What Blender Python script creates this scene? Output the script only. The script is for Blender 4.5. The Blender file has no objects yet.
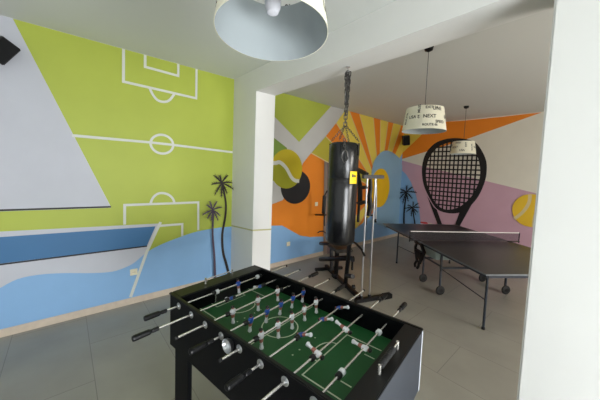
import bpy, bmesh, math, random
from mathutils import Vector, Matrix
random.seed(7)
S = bpy.context.scene
COL = S.collection
PI = math.pi

# ------------------------------------------------------------------ camera
cd = bpy.data.cameras.new('camera'); cam = bpy.data.objects.new('camera', cd); COL.objects.link(cam)
cd.sensor_width = 36; cd.lens = 16.1579; cd.shift_x = -0.00000; cd.shift_y = -0.01908; cd.clip_start = .02
cam.matrix_world = Matrix.Translation((0, 0, 1.819)) @ Matrix([[0.657177, -0.073977, 0.750097], [0.752864, 0.016568, -0.657967], [0.036247, 0.997122, 0.066583]]).to_4x4()
S.camera = cam
# ------------------------------------------------------------------ world, light, exposure
w = bpy.data.worlds.new('World'); S.world = w; w.use_nodes = True
w.node_tree.nodes['Background'].inputs[0].default_value = (.75, .85, 1, 1)
w.node_tree.nodes['Background'].inputs[1].default_value = 1.0
S.view_settings.view_transform = 'Standard'; S.view_settings.look = 'None'
S.view_settings.exposure = 0.35; S.view_settings.gamma = 1.0; S.view_settings.use_curve_mapping = False

def area(name, loc, direction, sx, sy, power, color):
    l = bpy.data.lights.new(name, 'AREA'); l.shape = 'RECTANGLE'; l.size = sx; l.size_y = sy
    l.energy = power; l.color = color
    o = bpy.data.objects.new(name, l); COL.objects.link(o); o.location = loc
    o.rotation_euler = Vector(direction).to_track_quat('-Z', 'Y').to_euler()
    return o
# daylight coming in at the windows behind and to the right of the viewer, and at the far room's right side
area('daylight_front_right', (3.36, .75, 1.15), (-1, .05, .22), 2.2, 2.1, 310, (.94, .97, 1))
area('daylight_back', (-.6, -2.34, 1.45), (0, 1, 0), 3.0, 2.1, 8, (.78, .88, 1))
area('daylight_far_right', (3.36, 3.6, 1.2), (-1, .15, -.38), 1.8, 2.0, 205, (1, .96, .91))

# ------------------------------------------------------------------ materials
def mat(name, col, rough=.6, metal=0, noise=0, scale=8, bump=0, spec=.5, alpha=1, emit=0):
    m = bpy.data.materials.new(name); m.use_nodes = True; nt = m.node_tree; b = nt.nodes['Principled BSDF']
    c = tuple(((v / 255) / 12.92 if v / 255 <= .04045 else ((v / 255 + .055) / 1.055) ** 2.4) for v in col) + (1,)
    b.inputs['Base Color'].default_value = c; b.inputs['Roughness'].default_value = rough
    b.inputs['Metallic'].default_value = metal; b.inputs['Specular IOR Level'].default_value = spec
    b.inputs['Alpha'].default_value = alpha
    if noise or bump:
        tc = nt.nodes.new('ShaderNodeTexCoord'); n = nt.nodes.new('ShaderNodeTexNoise')
        n.inputs['Scale'].default_value = scale; n.inputs['Detail'].default_value = 4
        nt.links.new(tc.outputs['Object'], n.inputs['Vector'])
        if noise:
            r = nt.nodes.new('ShaderNodeValToRGB')
            r.color_ramp.elements[0].position = .3; r.color_ramp.elements[1].position = .7
            r.color_ramp.elements[0].color = tuple(v * (1 - noise) for v in c[:3]) + (1,)
            r.color_ramp.elements[1].color = tuple(min(1, v * (1 + noise)) for v in c[:3]) + (1,)
            nt.links.new(n.outputs['Fac'], r.inputs['Fac']); nt.links.new(r.outputs['Color'], b.inputs['Base Color'])
        if bump:
            bp = nt.nodes.new('ShaderNodeBump'); bp.inputs['Strength'].default_value = bump; bp.inputs['Distance'].default_value = .005
            nt.links.new(n.outputs['Fac'], bp.inputs['Height']); nt.links.new(bp.outputs['Normal'], b.inputs['Normal'])
    return m

M = {}
def P(name, col, **k): M[name] = mat(name, col, **k)
for nm, c in dict(wall_grey=(236, 232, 220), white=(205, 207, 217), green=(186, 198, 76), green_dark=(128, 160, 62), sky_blue=(144, 190, 236), deep_blue=(60, 118, 168), line=(226, 228, 220),
                  ink=(26, 26, 30), orange=(246, 142, 30), orange_red=(240, 132, 34), yellow=(244, 220, 92), olive_yellow=(196, 186, 60), sun=(250, 200, 10), cream=(230, 212, 160),
                  mauve=(212, 172, 192), band_grey=(210, 210, 208), ball_yellow=(206, 186, 14), ball_green=(170, 172, 24), ball_gold=(246, 204, 50),
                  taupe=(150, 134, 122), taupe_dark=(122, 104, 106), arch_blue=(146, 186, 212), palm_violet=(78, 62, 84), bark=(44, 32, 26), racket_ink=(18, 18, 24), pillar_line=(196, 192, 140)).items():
    P('paint_' + nm, tuple(int(v * .94) for v in c), rough=.55, noise=.025, scale=3)
P('plaster', (226, 226, 223), rough=.7, noise=.015, scale=2)
P('ceiling_paint', (214, 216, 212), rough=.8)
P('skirting_tile', (206, 190, 172), rough=.35, noise=.06, scale=14)
P('black_board', (7, 8, 11), rough=.5, spec=.12)
P('rim_black', (16, 17, 18), rough=.42, spec=.35)
P('grey_laminate', (50, 55, 64), rough=.4, noise=.04)
P('edge_strip', (205, 210, 218), rough=.4)
P('field_green', (22, 84, 40), rough=.55, noise=.06, scale=60)
P('field_line', (196, 206, 180), rough=.6)
P('chrome', (225, 225, 228), rough=.14, metal=1)
P('steel', (190, 192, 196), rough=.3, metal=1)
P('chain_steel', (96, 94, 92), rough=.4, metal=.9)
P('rod_white', (222, 220, 214), rough=.22, metal=.75)
P('grip', (11, 11, 14), rough=.4, spec=.3)
P('rubber', (16, 16, 17), rough=.65)
P('shirt_white', (226, 228, 232), rough=.4)
P('shirt_blue', (28, 78, 168), rough=.4)
P('hair', (14, 12, 12), rough=.5)
P('skin', (158, 100, 86), rough=.5)
P('leather', (11, 11, 13), rough=.26, noise=.15, scale=10, bump=.4)
P('tag_yellow', (246, 208, 10), rough=.5)
P('gym_black', (9, 9, 11), rough=.42, spec=.3)
P('gym_pad', (44, 38, 30), rough=.6)
P('gym_grey', (66, 66, 68), rough=.5)
P('table_top', (34, 36, 37), rough=.3, noise=.03, scale=5)
P('table_edge', (112, 118, 124), rough=.4)
P('table_frame', (34, 42, 54), rough=.4)
P('tray_grey', (150, 166, 162), rough=.5)
P('net', (40, 42, 46), rough=.8, alpha=.28)
P('net_band', (220, 220, 214), rough=.7)
P('red', (190, 30, 30), rough=.5)
P('shade_cream', (232, 228, 206), rough=.8, noise=.02, scale=20)
P('shade_inside', (160, 168, 171), rough=.8)  # greyed lining: the dimness of the underlit inside is put into the colour
P('print_black', (52, 50, 50), rough=.7)
P('bulb', (236, 236, 244), rough=.2)
P('plastic_white', (232, 224, 196), rough=.4)
P('speaker', (20, 21, 26), rough=.6)
P('speaker_mesh', (12, 12, 14), rough=.9, bump=.4, scale=200)

# floor: large staggered tiles
fm = bpy.data.materials.new('floor_tile'); fm.use_nodes = True; nt = fm.node_tree; b = nt.nodes['Principled BSDF']
tc = nt.nodes.new('ShaderNodeTexCoord'); mp = nt.nodes.new('ShaderNodeMapping'); br = nt.nodes.new('ShaderNodeTexBrick')
mp.inputs['Location'].default_value = (.31, -.165, 0)
nt.links.new(tc.outputs['Object'], mp.inputs['Vector']); nt.links.new(mp.outputs['Vector'], br.inputs['Vector'])
br.inputs['Scale'].default_value = 1; br.inputs['Brick Width'].default_value = 1.2; br.inputs['Row Height'].default_value = .6
br.inputs['Mortar Size'].default_value = .0035; br.inputs['Mortar Smooth'].default_value = .3
br.inputs['Color1'].default_value = (.345, .33, .285, 1); br.inputs['Color2'].default_value = (.33, .315, .272, 1); br.inputs['Mortar'].default_value = (.22, .21, .19, 1)
n = nt.nodes.new('ShaderNodeTexNoise'); n.inputs['Scale'].default_value = 2.2; n.inputs['Detail'].default_value = 7
nt.links.new(tc.outputs['Object'], n.inputs['Vector'])
mx = nt.nodes.new('ShaderNodeMix'); mx.data_type = 'RGBA'; mx.blend_type = 'OVERLAY'; mx.inputs['Factor'].default_value = .22
nt.links.new(br.outputs['Color'], mx.inputs['A']); nt.links.new(n.outputs['Fac'], mx.inputs['B']); nt.links.new(mx.outputs['Result'], b.inputs['Base Color'])
b.inputs['Roughness'].default_value = .34; b.inputs['Specular IOR Level'].default_value = .45
M['floor_tile'] = fm

# ------------------------------------------------------------------ mesh helpers
def obj(name, bm, mats, parent=None, smooth=False):
    if not isinstance(mats, (list, tuple)): mats = [mats]
    me = bpy.data.meshes.new(name); bmesh.ops.recalc_face_normals(bm, faces=bm.faces)
    bm.to_mesh(me); bm.free()
    for m in mats: me.materials.append(M[m])
    if smooth:
        for f in me.polygons: f.use_smooth = True
        try: me.set_sharp_from_angle(angle=math.radians(40))
        except Exception: pass
    o = bpy.data.objects.new(name, me); COL.objects.link(o)
    if parent: o.parent = parent
    return o
def NB(): return bmesh.new()
def box(bm, lo, hi, mi=0, bevel=0, rot=None, piv=None):
    r = bmesh.ops.create_cube(bm, size=1); vs = r['verts']
    c = (Vector(lo) + Vector(hi)) / 2; s = Vector(hi) - Vector(lo)
    for v in vs: v.co = Vector((v.co.x * s.x, v.co.y * s.y, v.co.z * s.z)) + c
    fs = list({f for v in vs for f in v.link_faces})
    for f in fs: f.material_index = mi
    if bevel:
        es = list({e for v in vs for e in v.link_edges})
        rr = bmesh.ops.bevel(bm, geom=es, offset=bevel, segments=2, affect='EDGES')
        vs = list({v for f in rr['faces'] for v in f.verts} | {v for v in vs if v.is_valid})
        for f in {f for v in vs for f in v.link_faces}: f.material_index = mi
    if rot is not None:
        bmesh.ops.rotate(bm, verts=vs, cent=piv or c, matrix=rot)
    return vs
def bar(bm, a, b, w, h, mi=0, up=(0, 0, 1), bevel=0):
    """rectangular bar from a to b, w wide, h high"""
    a = Vector(a); b = Vector(b); d = b - a; L = d.length; z = d.normalized()
    x = Vector(up).cross(z)
    if x.length < 1e-4: x = Vector((1, 0, 0)).cross(z)
    x.normalize(); y = z.cross(x)
    vs = box(bm, (-w / 2, -h / 2, 0), (w / 2, h / 2, L), mi, bevel)
    mt = Matrix((x, y, z)).transposed()
    for v in vs: v.co = mt @ v.co + a
    return vs
def tube(bm, pts, r, mi=0, n=8, caps=True, closed=False):
    pts = [Vector(q) for q in pts]; rs = r if isinstance(r, (list, tuple)) else [r] * len(pts)
    rings = []; prev = None; N = len(pts)
    for i, q in enumerate(pts):
        if closed: t = pts[(i + 1) % N] - pts[i - 1]
        else: t = pts[min(i + 1, N - 1)] - pts[max(i - 1, 0)]
        t.normalize()
        if prev is None:
            x = t.orthogonal().normalized()
        else:
            x = (prev - t * prev.dot(t)).normalized()
        prev = x; y = t.cross(x)
        rings.append([bm.verts.new(q + (x * math.cos(2 * PI * k / n) + y * math.sin(2 * PI * k / n)) * rs[i]) for k in range(n)])
    for i in range(N if closed else N - 1):
        A, B = rings[i], rings[(i + 1) % N]
        for k in range(n):
            f = bm.faces.new((A[k], A[(k + 1) % n], B[(k + 1) % n], B[k])); f.material_index = mi
    if caps and not closed:
        f = bm.faces.new(rings[0][::-1]); f.material_index = mi
        f = bm.faces.new(rings[-1]); f.material_index = mi
def lathe(bm, prof, n=32, mi=0, c=(0, 0, 0), mt=None, close=False):
    rings = []
    for r, z in prof:
        ring = []
        for k in range(n):
            v = Vector((r * math.cos(2 * PI * k / n), r * math.sin(2 * PI * k / n), z))
            if mt: v = mt @ v
            ring.append(bm.verts.new(v + Vector(c)))
        rings.append(ring)
    m = len(rings)
    for i in range(m if close else m - 1):
        A, B = rings[i], rings[(i + 1) % m]
        for k in range(n):
            f = bm.faces.new((A[k], A[(k + 1) % n], B[(k + 1) % n], B[k])); f.material_index = mi
    if not close:
        for rg, rv in ((rings[0], True), (rings[-1], False)):
            f = bm.faces.new(rg[::-1] if rv else rg); f.material_index = mi
def ball(bm, c, r, mi=0, sc=(1, 1, 1), u=10, v=7):
    rr = bmesh.ops.create_uvsphere(bm, u_segments=u, v_segments=v, radius=r)
    for q in rr['verts']: q.co = Vector((q.co.x * sc[0], q.co.y * sc[1], q.co.z * sc[2])) + Vector(c)
    for f in {f for q in rr['verts'] for f in q.link_faces}: f.material_index = mi
    return rr['verts']
def tag(o, label, cat, group=None):
    o['label'] = label; o['category'] = cat
    if group: o['group'] = group
    return o
def thing(name, label, cat, loc=(0, 0, 0), rz=0, group=None):
    o = bpy.data.objects.new(name, None); COL.objects.link(o); o.location = loc; o.rotation_euler = (0, 0, rz)
    o.empty_display_size = .1
    return tag(o, label, cat, group)
def struct(name, bm, mats):
    o = obj(name, bm, mats); o['kind'] = 'structure'; return o
def copy_tree(o, parent=None):
    c = o.copy(); COL.objects.link(c); c.parent = parent
    for ch in [k for k in bpy.data.objects if k.parent == o]: copy_tree(ch, c)
    return c

# ------------------------------------------------------------------ room
XL, YF, CZ, BZ, BT, XP, CZ2, YR = -3.984, 2.037, 3.215, 2.907, 0.325, -3.323, 3.206, 7.398
XC = (-0.268,2.037,2.791)[0]; XR, YB = 3.4, -2.4
bm = NB(); box(bm, (XL - .2, YB - .2, -.15), (XR + .2, YR + .2, 0)); struct('floor', bm, 'floor_tile')
bm = NB(); box(bm, (XL - .2, YB - .2, CZ), (XR + .2, YF + BT, CZ + .15)); box(bm, (XL - .2, YF + BT, CZ2), (XR + .2, YR + .2, CZ + .15)); struct('ceiling', bm, 'ceiling_paint')
bm = NB(); box(bm, (XL, YF, BZ), (XR, YF + BT, CZ - .001)); struct('trim_1', bm, 'plaster')      # the beam
bm = NB(); box(bm, (XC, YF, 0), (XR, YF + BT, BZ - .0005), bevel=.012); struct('wall_column', bm, 'plaster')
bm = NB(); box(bm, (XL, YF, 0), (XP, YF + BT, BZ - .0005))
e = .001
def strip(bm, pts3, mi):
    f = bm.faces.new([bm.verts.new(q) for q in pts3]); f.material_index = mi
z0, z1, z2 = (-3.963,2.037,0.873)[2], (-3.289,2.037,0.921)[2], (-3.323,2.369,0.899)[2]
strip(bm, [(XL, YF - e, z0), (XP, YF - e, z1), (XP, YF - e, z1 + .022), (XL, YF - e, z0 + .022)], 1)
strip(bm, [(XP + e, YF, z1), (XP + e, YF + BT, z2), (XP + e, YF + BT, z2 + .022), (XP + e, YF, z1 + .022)], 1)
struct('wall_pillar', bm, ['plaster', 'paint_pillar_line'])
bm = NB(); box(bm, (XR, YB - .2, 0), (XR + .2, YR + .2, CZ)); struct('wall_right', bm, 'plaster')
bm = NB(); box(bm, (XL - .2, YB - .2, 0), (XR, YB, CZ)); struct('wall_back', bm, 'plaster')

# ---- murals: painted fields lie as thin coats on the wall mesh
class Mural:
    def __init__(s, mp, order):
        s.bm = NB(); s.mp = mp; s.k = 0; s.mats = order
    def face(s, pts, m, step=True):
        if step: s.k += 1
        d = .0006 * s.k
        if m not in s.mats: s.mats.append(m)
        f = s.bm.faces.new([s.bm.verts.new(s.mp(a, b, d)) for a, b in pts]); f.material_index = s.mats.index(m)
    def stroke(s, pts, w, m, closed=False):
        s.k += 1; N = len(pts)
        pts = [Vector(q) for q in pts]
        ws = w if isinstance(w, (list, tuple)) else [w] * N
        L = []; Rr = []
        for i in range(N):
            if closed: a, b = pts[i - 1], pts[(i + 1) % N]
            else: a, b = pts[max(i - 1, 0)], pts[min(i + 1, N - 1)]
            c = pts[i]
            d1 = (c - a).normalized() if (c - a).length > 1e-6 else (b - c).normalized()
            d2 = (b - c).normalized() if (b - c).length > 1e-6 else d1
            n1 = Vector((-d1.y, d1.x)); n2 = Vector((-d2.y, d2.x)); nn = (n1 + n2).normalized()
            k = ws[i] / 2 / max(.4, nn.dot(n1))
            L.append(c + nn * k); Rr.append(c - nn * k)
        for i in range(N if closed else N - 1):
            j = (i + 1) % N
            s.face([L[i], L[j], Rr[j], Rr[i]], m, False)
    def done(s, name): return struct(name, s.bm, s.mats)
def circ(c, rx, rz, a0=0, a1=2 * PI, n=40, tilt=0):
    out = []
    for i in range(n + (0 if a1 - a0 >= 2 * PI - 1e-6 else 1)):
        a = a0 + (a1 - a0) * i / n; x, y = rx * math.cos(a), rz * math.sin(a)
        out.append((c[0] + x * math.cos(tilt) - y * math.sin(tilt), c[1] + x * math.sin(tilt) + y * math.cos(tilt)))
    return out
def smooth(pts, n=6, closed=False):
    """Catmull-Rom through pts"""
    P_ = [Vector(q) for q in pts]; N = len(P_); out = []
    for i in range(N if closed else N - 1):
        p0 = P_[(i - 1) % N] if closed or i else P_[0]; p1 = P_[i]; p2 = P_[(i + 1) % N]; p3 = P_[(i + 2) % N] if closed else P_[min(i + 2, N - 1)]
        for k in range(n):
            t = k / n
            out.append(tuple(.5 * ((2 * p1) + (p2 - p0) * t + (2 * p0 - 5 * p1 + 4 * p2 - p3) * t * t + (3 * p1 - p0 - 3 * p2 + p3) * t ** 3)))
    if not closed: out.append(tuple(P_[-1]))
    return out
def palm(mu, trunk, head, r, m, w, seed):
    rnd = random.Random(seed)
    tr = smooth(trunk, 4); mu.stroke(tr, [w * (1.9 - .8 * i / len(tr)) for i in range(len(tr))], m)
    for k in range(9):
        a = 2 * PI * k / 9 + rnd.uniform(-.2, .2) + .35; L = r * rnd.uniform(.75, 1.1)
        pts = []
        for t in (0, .25, .5, .75, 1):
            pts.append((head[0] + math.cos(a) * L * t, head[1] + math.sin(a) * L * t - .22 * L * t * t))
        mu.stroke(pts, [w * .5, w * 1.0, w * 1.1, w * .8, w * .15], m)
        for t in (.4, .6, .8):
            q = (head[0] + math.cos(a) * L * t, head[1] + math.sin(a) * L * t - .22 * L * t * t)
            mu.stroke([q, (q[0] + .2 * r * math.cos(a - .7), q[1] + .2 * r * math.sin(a - .7))], [w * .5, w * .1], m)
            mu.stroke([q, (q[0] + .2 * r * math.cos(a + .7), q[1] + .2 * r * math.sin(a + .7))], [w * .5, w * .1], m)

ml = Mural(lambda y, z, d: Vector((XL + d, y, z)), ['plaster'])
box(ml.bm, (XL - .2, YB - .2, 0), (XL, YR + .2, CZ))
T = CZ - .002
# front part: sailing boat, football pitch, hill and palms
ml.face([(-0.357,3.210), (0.424,1.290), (-0.492,1.301), (-1.304,1.292), (YB, .0), (YF - .001, 0), (YF - .001, T), ((-0.357,3.210)[0], T)], 'paint_green')
ml.k -= 1
ml.face([(YB, 0), (-1.304,1.292), (-0.492,1.301), (-0.497,1.104), (-1.310,1.129)], 'paint_green')
ml.face([(-0.357,3.210), ((-0.357,3.210)[0], T), (YB, T), (-1.304,1.292), (-0.492,1.301), (0.424,1.280)], 'paint_white')
ml.stroke([(-1.303,1.308), (-0.491,1.313), (0.424,1.292)], .02, 'paint_ink')
hill = smooth([(-0.512,0.518), (-0.387,0.581), (-0.229,0.591), (-0.030,0.564), (0.221,0.507), (0.428,0.478), (0.576,0.505), (0.676,0.550), (0.815,0.659), (0.999,0.739), (1.236,0.805), (1.449,0.851), (1.679,0.870), (1.875,0.874), (2.039,0.869)], 4)
# hull: white band, deep blue band, white
ml.face([(-1.311,1.113), (-0.497,1.098), (0.961,1.030), (0.815,0.659), (0.618,0.096), (-1.339,0.428)], 'paint_white')
ml.face([(-1.314,1.039), (-0.498,1.042), (0.918,0.996), (0.815,0.747), (-0.505,0.771), (-1.324,0.793)], 'paint_deep_blue')
ml.stroke([(-1.325,0.777), (-0.506,0.761), (0.815,0.740)], .018, 'paint_ink')
ml.face([(YB, 0), (YF - .001, 0), (YF - .001, hill[-1][1])] + hill[::-1] + [(-0.647,0.412), (-0.891,0.333), (YB, .5)], 'paint_sky_blue')
ml.stroke([(0.980,1.048), (0.815,0.672), (0.623,0.094)], .036, 'paint_line')
W_ = .031
ml.stroke([(0.072,2.118), (0.876,2.116)], W_, 'paint_line'); ml.stroke([(1.136,2.108), (2.040,2.071)], W_, 'paint_line')
ml.stroke([(0.864,2.115), (1.149,2.109)], W_, 'paint_line')
c = (0.997,2.105); ml.stroke(circ(c, (1.136,2.108)[0] - c[0], (0.996,2.230)[1] - c[1]), W_, 'paint_line', True)
tb = (0.565,3.212); ml.stroke([(tb[0], T), (0.562,2.823), (1.444,2.800), ((1.444,2.800)[0], T)], W_, 'paint_line')
tb = (0.796,3.231); ml.stroke([(tb[0], T), (0.796,3.063), (1.196,3.052), ((1.196,3.052)[0], T)], W_, 'paint_line')
ml.stroke(smooth([(0.847,2.809), (0.882,2.738), (0.935,2.678), (1.008,2.666), (1.082,2.700), (1.146,2.795)]), W_, 'paint_line')
ml.stroke([(0.563,1.058), (0.565,1.306), (1.489,1.294), (1.494,0.876)], W_, 'paint_line')
ml.stroke([(0.961,0.999), (1.263,0.991), (1.264,0.816)], W_, 'paint_line')
ml.stroke(smooth([(0.852,1.297), (0.882,1.382), (0.936,1.434), (0.998,1.446), (1.074,1.423), (1.133,1.365), (1.159,1.294)]), W_, 'paint_line')
palm(ml, [(2.012,0.047), (1.955,0.261), (1.894,0.478), (1.877,0.766), (1.923,1.044), (1.927,1.269), (1.875,1.501), (1.854,1.564)], (1.846,1.580), .21, 'paint_bark', .024, 3)
palm(ml, [(1.756,0.043), (1.744,0.240), (1.733,0.451), (1.701,0.789), (1.704,1.086), (1.690,1.164)], (1.690,1.172), .175, 'paint_palm_violet', .021, 5)
# far part: tennis ball, sun rays (behind the pillar)
Y2 = YF + BT + .001
ml.k = 0
ml.face([(Y2, 0), (YR, 0), (YR, CZ2), (Y2, CZ2)], 'paint_sky_blue')
ml.face([(Y2, CZ2), (Y2, (2.844,1.486)[1]), (3.098,1.426), (3.549,1.970), (3.756,2.181), (4.171,2.567), (4.467,2.879), ((4.751,3.162)[0], CZ2 - .001)], 'paint_band_grey')
ml.face([(Y2, CZ2), (Y2, (2.787,3.058)[1]), (3.426,2.369), ((4.286,3.189)[0], CZ2 - .001)], 'paint_green')
ml.face([(Y2, (2.803,2.626)[1]), (3.136,2.230), (3.051,2.003), (Y2, (2.827,1.955)[1])], 'paint_green_dark')
big = [(3.549,1.970), (3.756,2.181), (4.298,2.026), (6.290,1.354), (6.020,0.785), (5.689,0.580), (5.217,0.407), (4.780,0.319), (4.117,0.421), (3.820,0.451), (3.541,0.518), (3.276,0.663), (3.077,0.773), (Y2, (2.867,0.842)[1]), (Y2, (2.851,1.286)[1]), (3.099,1.407), (3.382,1.673)]
ml.face(big, 'paint_orange')
ml.face([(Y2, (2.845,1.450)[1]), (3.002,1.484), (3.124,1.388), (3.081,1.257), (Y2, (2.859,1.065)[1])], 'paint_band_grey')
c = (3.390,1.498); ml.face(circ(c, (3.764,1.493)[0] - c[0], (3.375,1.827)[1] - c[1]), 'paint_racket_ink')
c = (3.152,1.840); cr = (3.529,1.852)[0] - c[0]; cz = (3.137,2.208)[1] - c[1]
full = [q for q in circ(c, cr, cz, n=60)]
full = [(max(a, Y2), b_) for a, b_ in full]
ml.face(full, 'paint_ball_yellow')
ml.face([(Y2, (2.828,1.919)[1])] + smooth([(2.984,1.954), (3.128,1.858), (3.256,1.691), (3.385,1.614), (3.462,1.615)], 4) + [q for q in circ(c, cr * .99, cz * .99, -.75, -2.6, n=16)][1:-1] + [(Y2, (2.840,1.595)[1])], 'paint_ball_green')
ml.stroke([(Y2, (2.829,1.902)[1])] + smooth([(2.894,1.940), (2.984,1.954), (3.128,1.858), (3.256,1.691), (3.359,1.624), (3.462,1.615)], 4), .07, 'paint_line')
ctr = (6.290,1.354)
ends = [(3.756,2.181), (4.156,2.555), (4.467,2.879), ((4.892,3.164)[0], CZ2 - .001), ((5.266,3.156)[0], CZ2 - .001), ((5.842,3.148)[0], CZ2 - .001), ((6.157,3.144)[0], CZ2 - .001), ((6.521,3.144)[0], CZ2 - .001), ((6.796,3.139)[0], CZ2 - .001), ((7.203,3.127)[0], CZ2 - .001)]
k0 = ml.k + 1
def ray_face(a, b_, m):
    ml.k = k0; ml.face([ctr, a, b_], m, False)
cols = ['yellow', 'orange', 'yellow', 'orange', 'yellow', 'orange', 'yellow', 'orange', 'yellow']
cols[0] = 'olive_yellow'
for i, cn in enumerate(cols):
    a, b_ = ends[i], ends[i + 1]
    ml.k = k0
    if i == 2: ml.face([ctr, a, ((4.751,3.162)[0], CZ2 - .001), b_], 'paint_' + cn, False)
    else: ml.face([ctr, a, b_], 'paint_' + cn, False)
ml.face([ctr, ends[-1], (YR - .001, CZ2 - .001), (YR - .001, (7.278,2.967)[1])], 'paint_orange', False)
ml.face([ctr, (YR - .001, (7.278,2.967)[1]), (YR - .001, (7.315,2.430)[1])], 'paint_yellow', False)
# lower left rays
for i, (a, b_, cn) in enumerate([((4.319,1.703), (4.591,1.054), 'orange_red'), ((4.979,0.555), (5.370,0.463), 'yellow'), ((5.607,0.550), (5.895,0.690), 'yellow'), ((5.895,0.690), (6.107,0.831), 'orange_red'), ((6.107,0.831), (6.279,0.980), 'yellow'), ((6.279,0.980), (6.507,1.117), 'orange_red')]):
    ml.face([ctr, a, b_], 'paint_' + cn, False)
ml.k = k0
for q in ends + [(4.979,0.555), (5.370,0.463), (5.607,0.550), (5.895,0.690), (6.107,0.831), (6.279,0.980)]:
    ml.stroke([ctr, q], .022, 'paint_cream')
ml.k = k0 + 20
ml.face(smooth([(5.866,1.721), (5.924,2.053), (6.063,2.240), (6.281,2.384), (6.518,2.438), (6.773,2.419), (7.047,2.341), (7.283,2.227)], 4) + [(YR - .001, (7.388,2.059)[1]), (YR - .001, (7.629,0.082)[1]), (6.431,0.424), (5.863,0.563), (6.203,0.797), (6.570,0.991), (6.799,1.231), (6.703,1.648), (6.287,1.858)], 'paint_arch_blue')
c = (6.310,1.434); ml.face(circ(c, (6.768,1.427)[0] - c[0], (6.258,1.950)[1] - c[1]), 'paint_sun')
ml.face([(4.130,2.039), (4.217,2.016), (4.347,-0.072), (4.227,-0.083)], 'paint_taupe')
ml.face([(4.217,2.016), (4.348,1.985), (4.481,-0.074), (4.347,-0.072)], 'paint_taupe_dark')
ml.done('wall_left')

mr = Mural(lambda x, z, d: Vector((x, YR - d, z)), ['paint_wall_grey'])
box(mr.bm, (XL, YR, 0), (XR, YR + .2, CZ2 + .001))
T2 = CZ2 - .001
mr.face([(XL + .001, (-3.969,2.219)[1]), (-3.391,2.066), (-1.792,1.715), (-0.828,1.492), (-0.063,1.333), ((-0.063,1.333)[0], 0), (XL + .001, 0)], 'paint_mauve')
mr.face([(XL + .001, (-3.989,2.436)[1]), (-3.500,2.875), (-3.245,3.110), ((-3.245,3.110)[0], T2), (XL + .001, T2)], 'paint_yellow')
mr.face([(XL + .001, (-3.978,2.262)[1]), (-3.203,2.483), (-2.273,2.753), (-0.997,3.191), (-1.706,3.183), (-2.522,3.187), ((-2.800,3.193)[0], T2), ((-3.254,3.243)[0], T2), (-3.500,2.875), (XL + .001, (-3.989,2.436)[1])], 'paint_orange')
mr.face([(XL + .001, (-3.957,1.944)[1]), (-3.837,1.831), (-3.673,1.610), (-3.505,1.255), (-3.399,0.931), (-3.309,0.413), ((-3.201,0.044)[0], 0), (XL + .001, 0)], 'paint_sky_blue')
def px4(pts): return pts
outer = smooth([(-2.607,2.773), (-2.336,2.726), (-2.149,2.639), (-2.013,2.456), (-1.907,2.222), (-1.874,1.990), (-1.895,1.709), (-2.007,1.346), (-2.208,1.044), (-2.410,0.904), (-2.666,0.868), (-2.918,0.938), (-3.131,1.209), (-3.317,1.575), (-3.387,2.011), (-3.317,2.392), (-3.111,2.651), (-2.867,2.754)], 4, True)
inner = smooth([(-2.600,2.663), (-2.329,2.624), (-2.180,2.486), (-2.071,2.270), (-2.005,1.987), (-2.016,1.703), (-2.125,1.383), (-2.297,1.144), (-2.486,1.005), (-2.720,0.951), (-2.945,1.068), (-3.122,1.345), (-3.244,1.661), (-3.268,2.013), (-3.193,2.322), (-3.015,2.555), (-2.776,2.660)], 4, True)
mr.k += 1
N_ = len(outer)
ci = (sum(a for a, b_ in inner) / len(inner), sum(b_ for a, b_ in inner) / len(inner))
def hit(poly, ang):
    d = Vector((math.cos(ang), math.sin(ang))); best = None
    for i in range(len(poly)):
        a = Vector(poly[i]) - Vector(ci); b_ = Vector(poly[(i + 1) % len(poly)]) - Vector(ci); e_ = b_ - a
        den = d.x * e_.y - d.y * e_.x
        if abs(den) < 1e-9: continue
        t = (a.x * e_.y - a.y * e_.x) / den; s_ = (a.x * d.y - a.y * d.x) / den
        if t > 0 and -1e-6 <= s_ <= 1 + 1e-6: best = t if best is None else max(best, t)
    return (ci[0] + d.x * best, ci[1] + d.y * best)
for i in range(80):
    a0, a1 = 2 * PI * i / 80, 2 * PI * (i + 1) / 80
    mr.face([hit(outer, a0), hit(outer, a1), hit(inner, a1), hit(inner, a0)], 'paint_racket_ink', False)
def chords(poly, v, ax):
    xs = []
    for i in range(len(poly)):
        a, b_ = poly[i], poly[(i + 1) % len(poly)]
        if (a[ax] - v) * (b_[ax] - v) < 0:
            t = (v - a[ax]) / (b_[ax] - a[ax]); xs.append(a[1 - ax] + t * (b_[1 - ax] - a[1 - ax]))
    return sorted(xs)
x0, x1 = min(a for a, b_ in inner), max(a for a, b_ in inner); zz0, zz1 = min(b_ for a, b_ in inner), max(b_ for a, b_ in inner)
gw = .034
for i in range(1, 13):
    v = x0 + (x1 - x0) * i / 13; xs = chords(inner, v, 0)
    if len(xs) > 1: mr.stroke([(v, xs[0] - .02), (v, xs[-1] + .02)], gw, 'paint_racket_ink')
nz = 15
for i in range(1, nz):
    v = zz0 + (zz1 - zz0) * i / nz; xs = chords(inner, v, 1)
    if len(xs) > 1: mr.stroke([(xs[0] - .02, v), (xs[-1] + .02, v)], gw, 'paint_racket_ink')
mr.face([(-3.188,1.257), (-2.998,0.981), (-2.917,0.925), (-2.739,0.516), (-2.571,0.183), (-2.680,0.000), (-2.850,0.496)], 'paint_racket_ink')
mr.face([(-2.119,1.153), (-2.343,0.587), (-2.444,0.056), (-2.571,0.183), (-2.456,0.567), (-2.359,0.987), (-2.289,1.096)], 'paint_racket_ink')
mr.stroke([(-2.583,0.180), (-2.510,-0.717)], .3, 'paint_racket_ink')
c = (-1.024,1.156); mr.face(circ(c, (-0.711,1.127)[0] - c[0], (-1.049,1.503)[1] - c[1]), 'paint_ball_gold')
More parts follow.
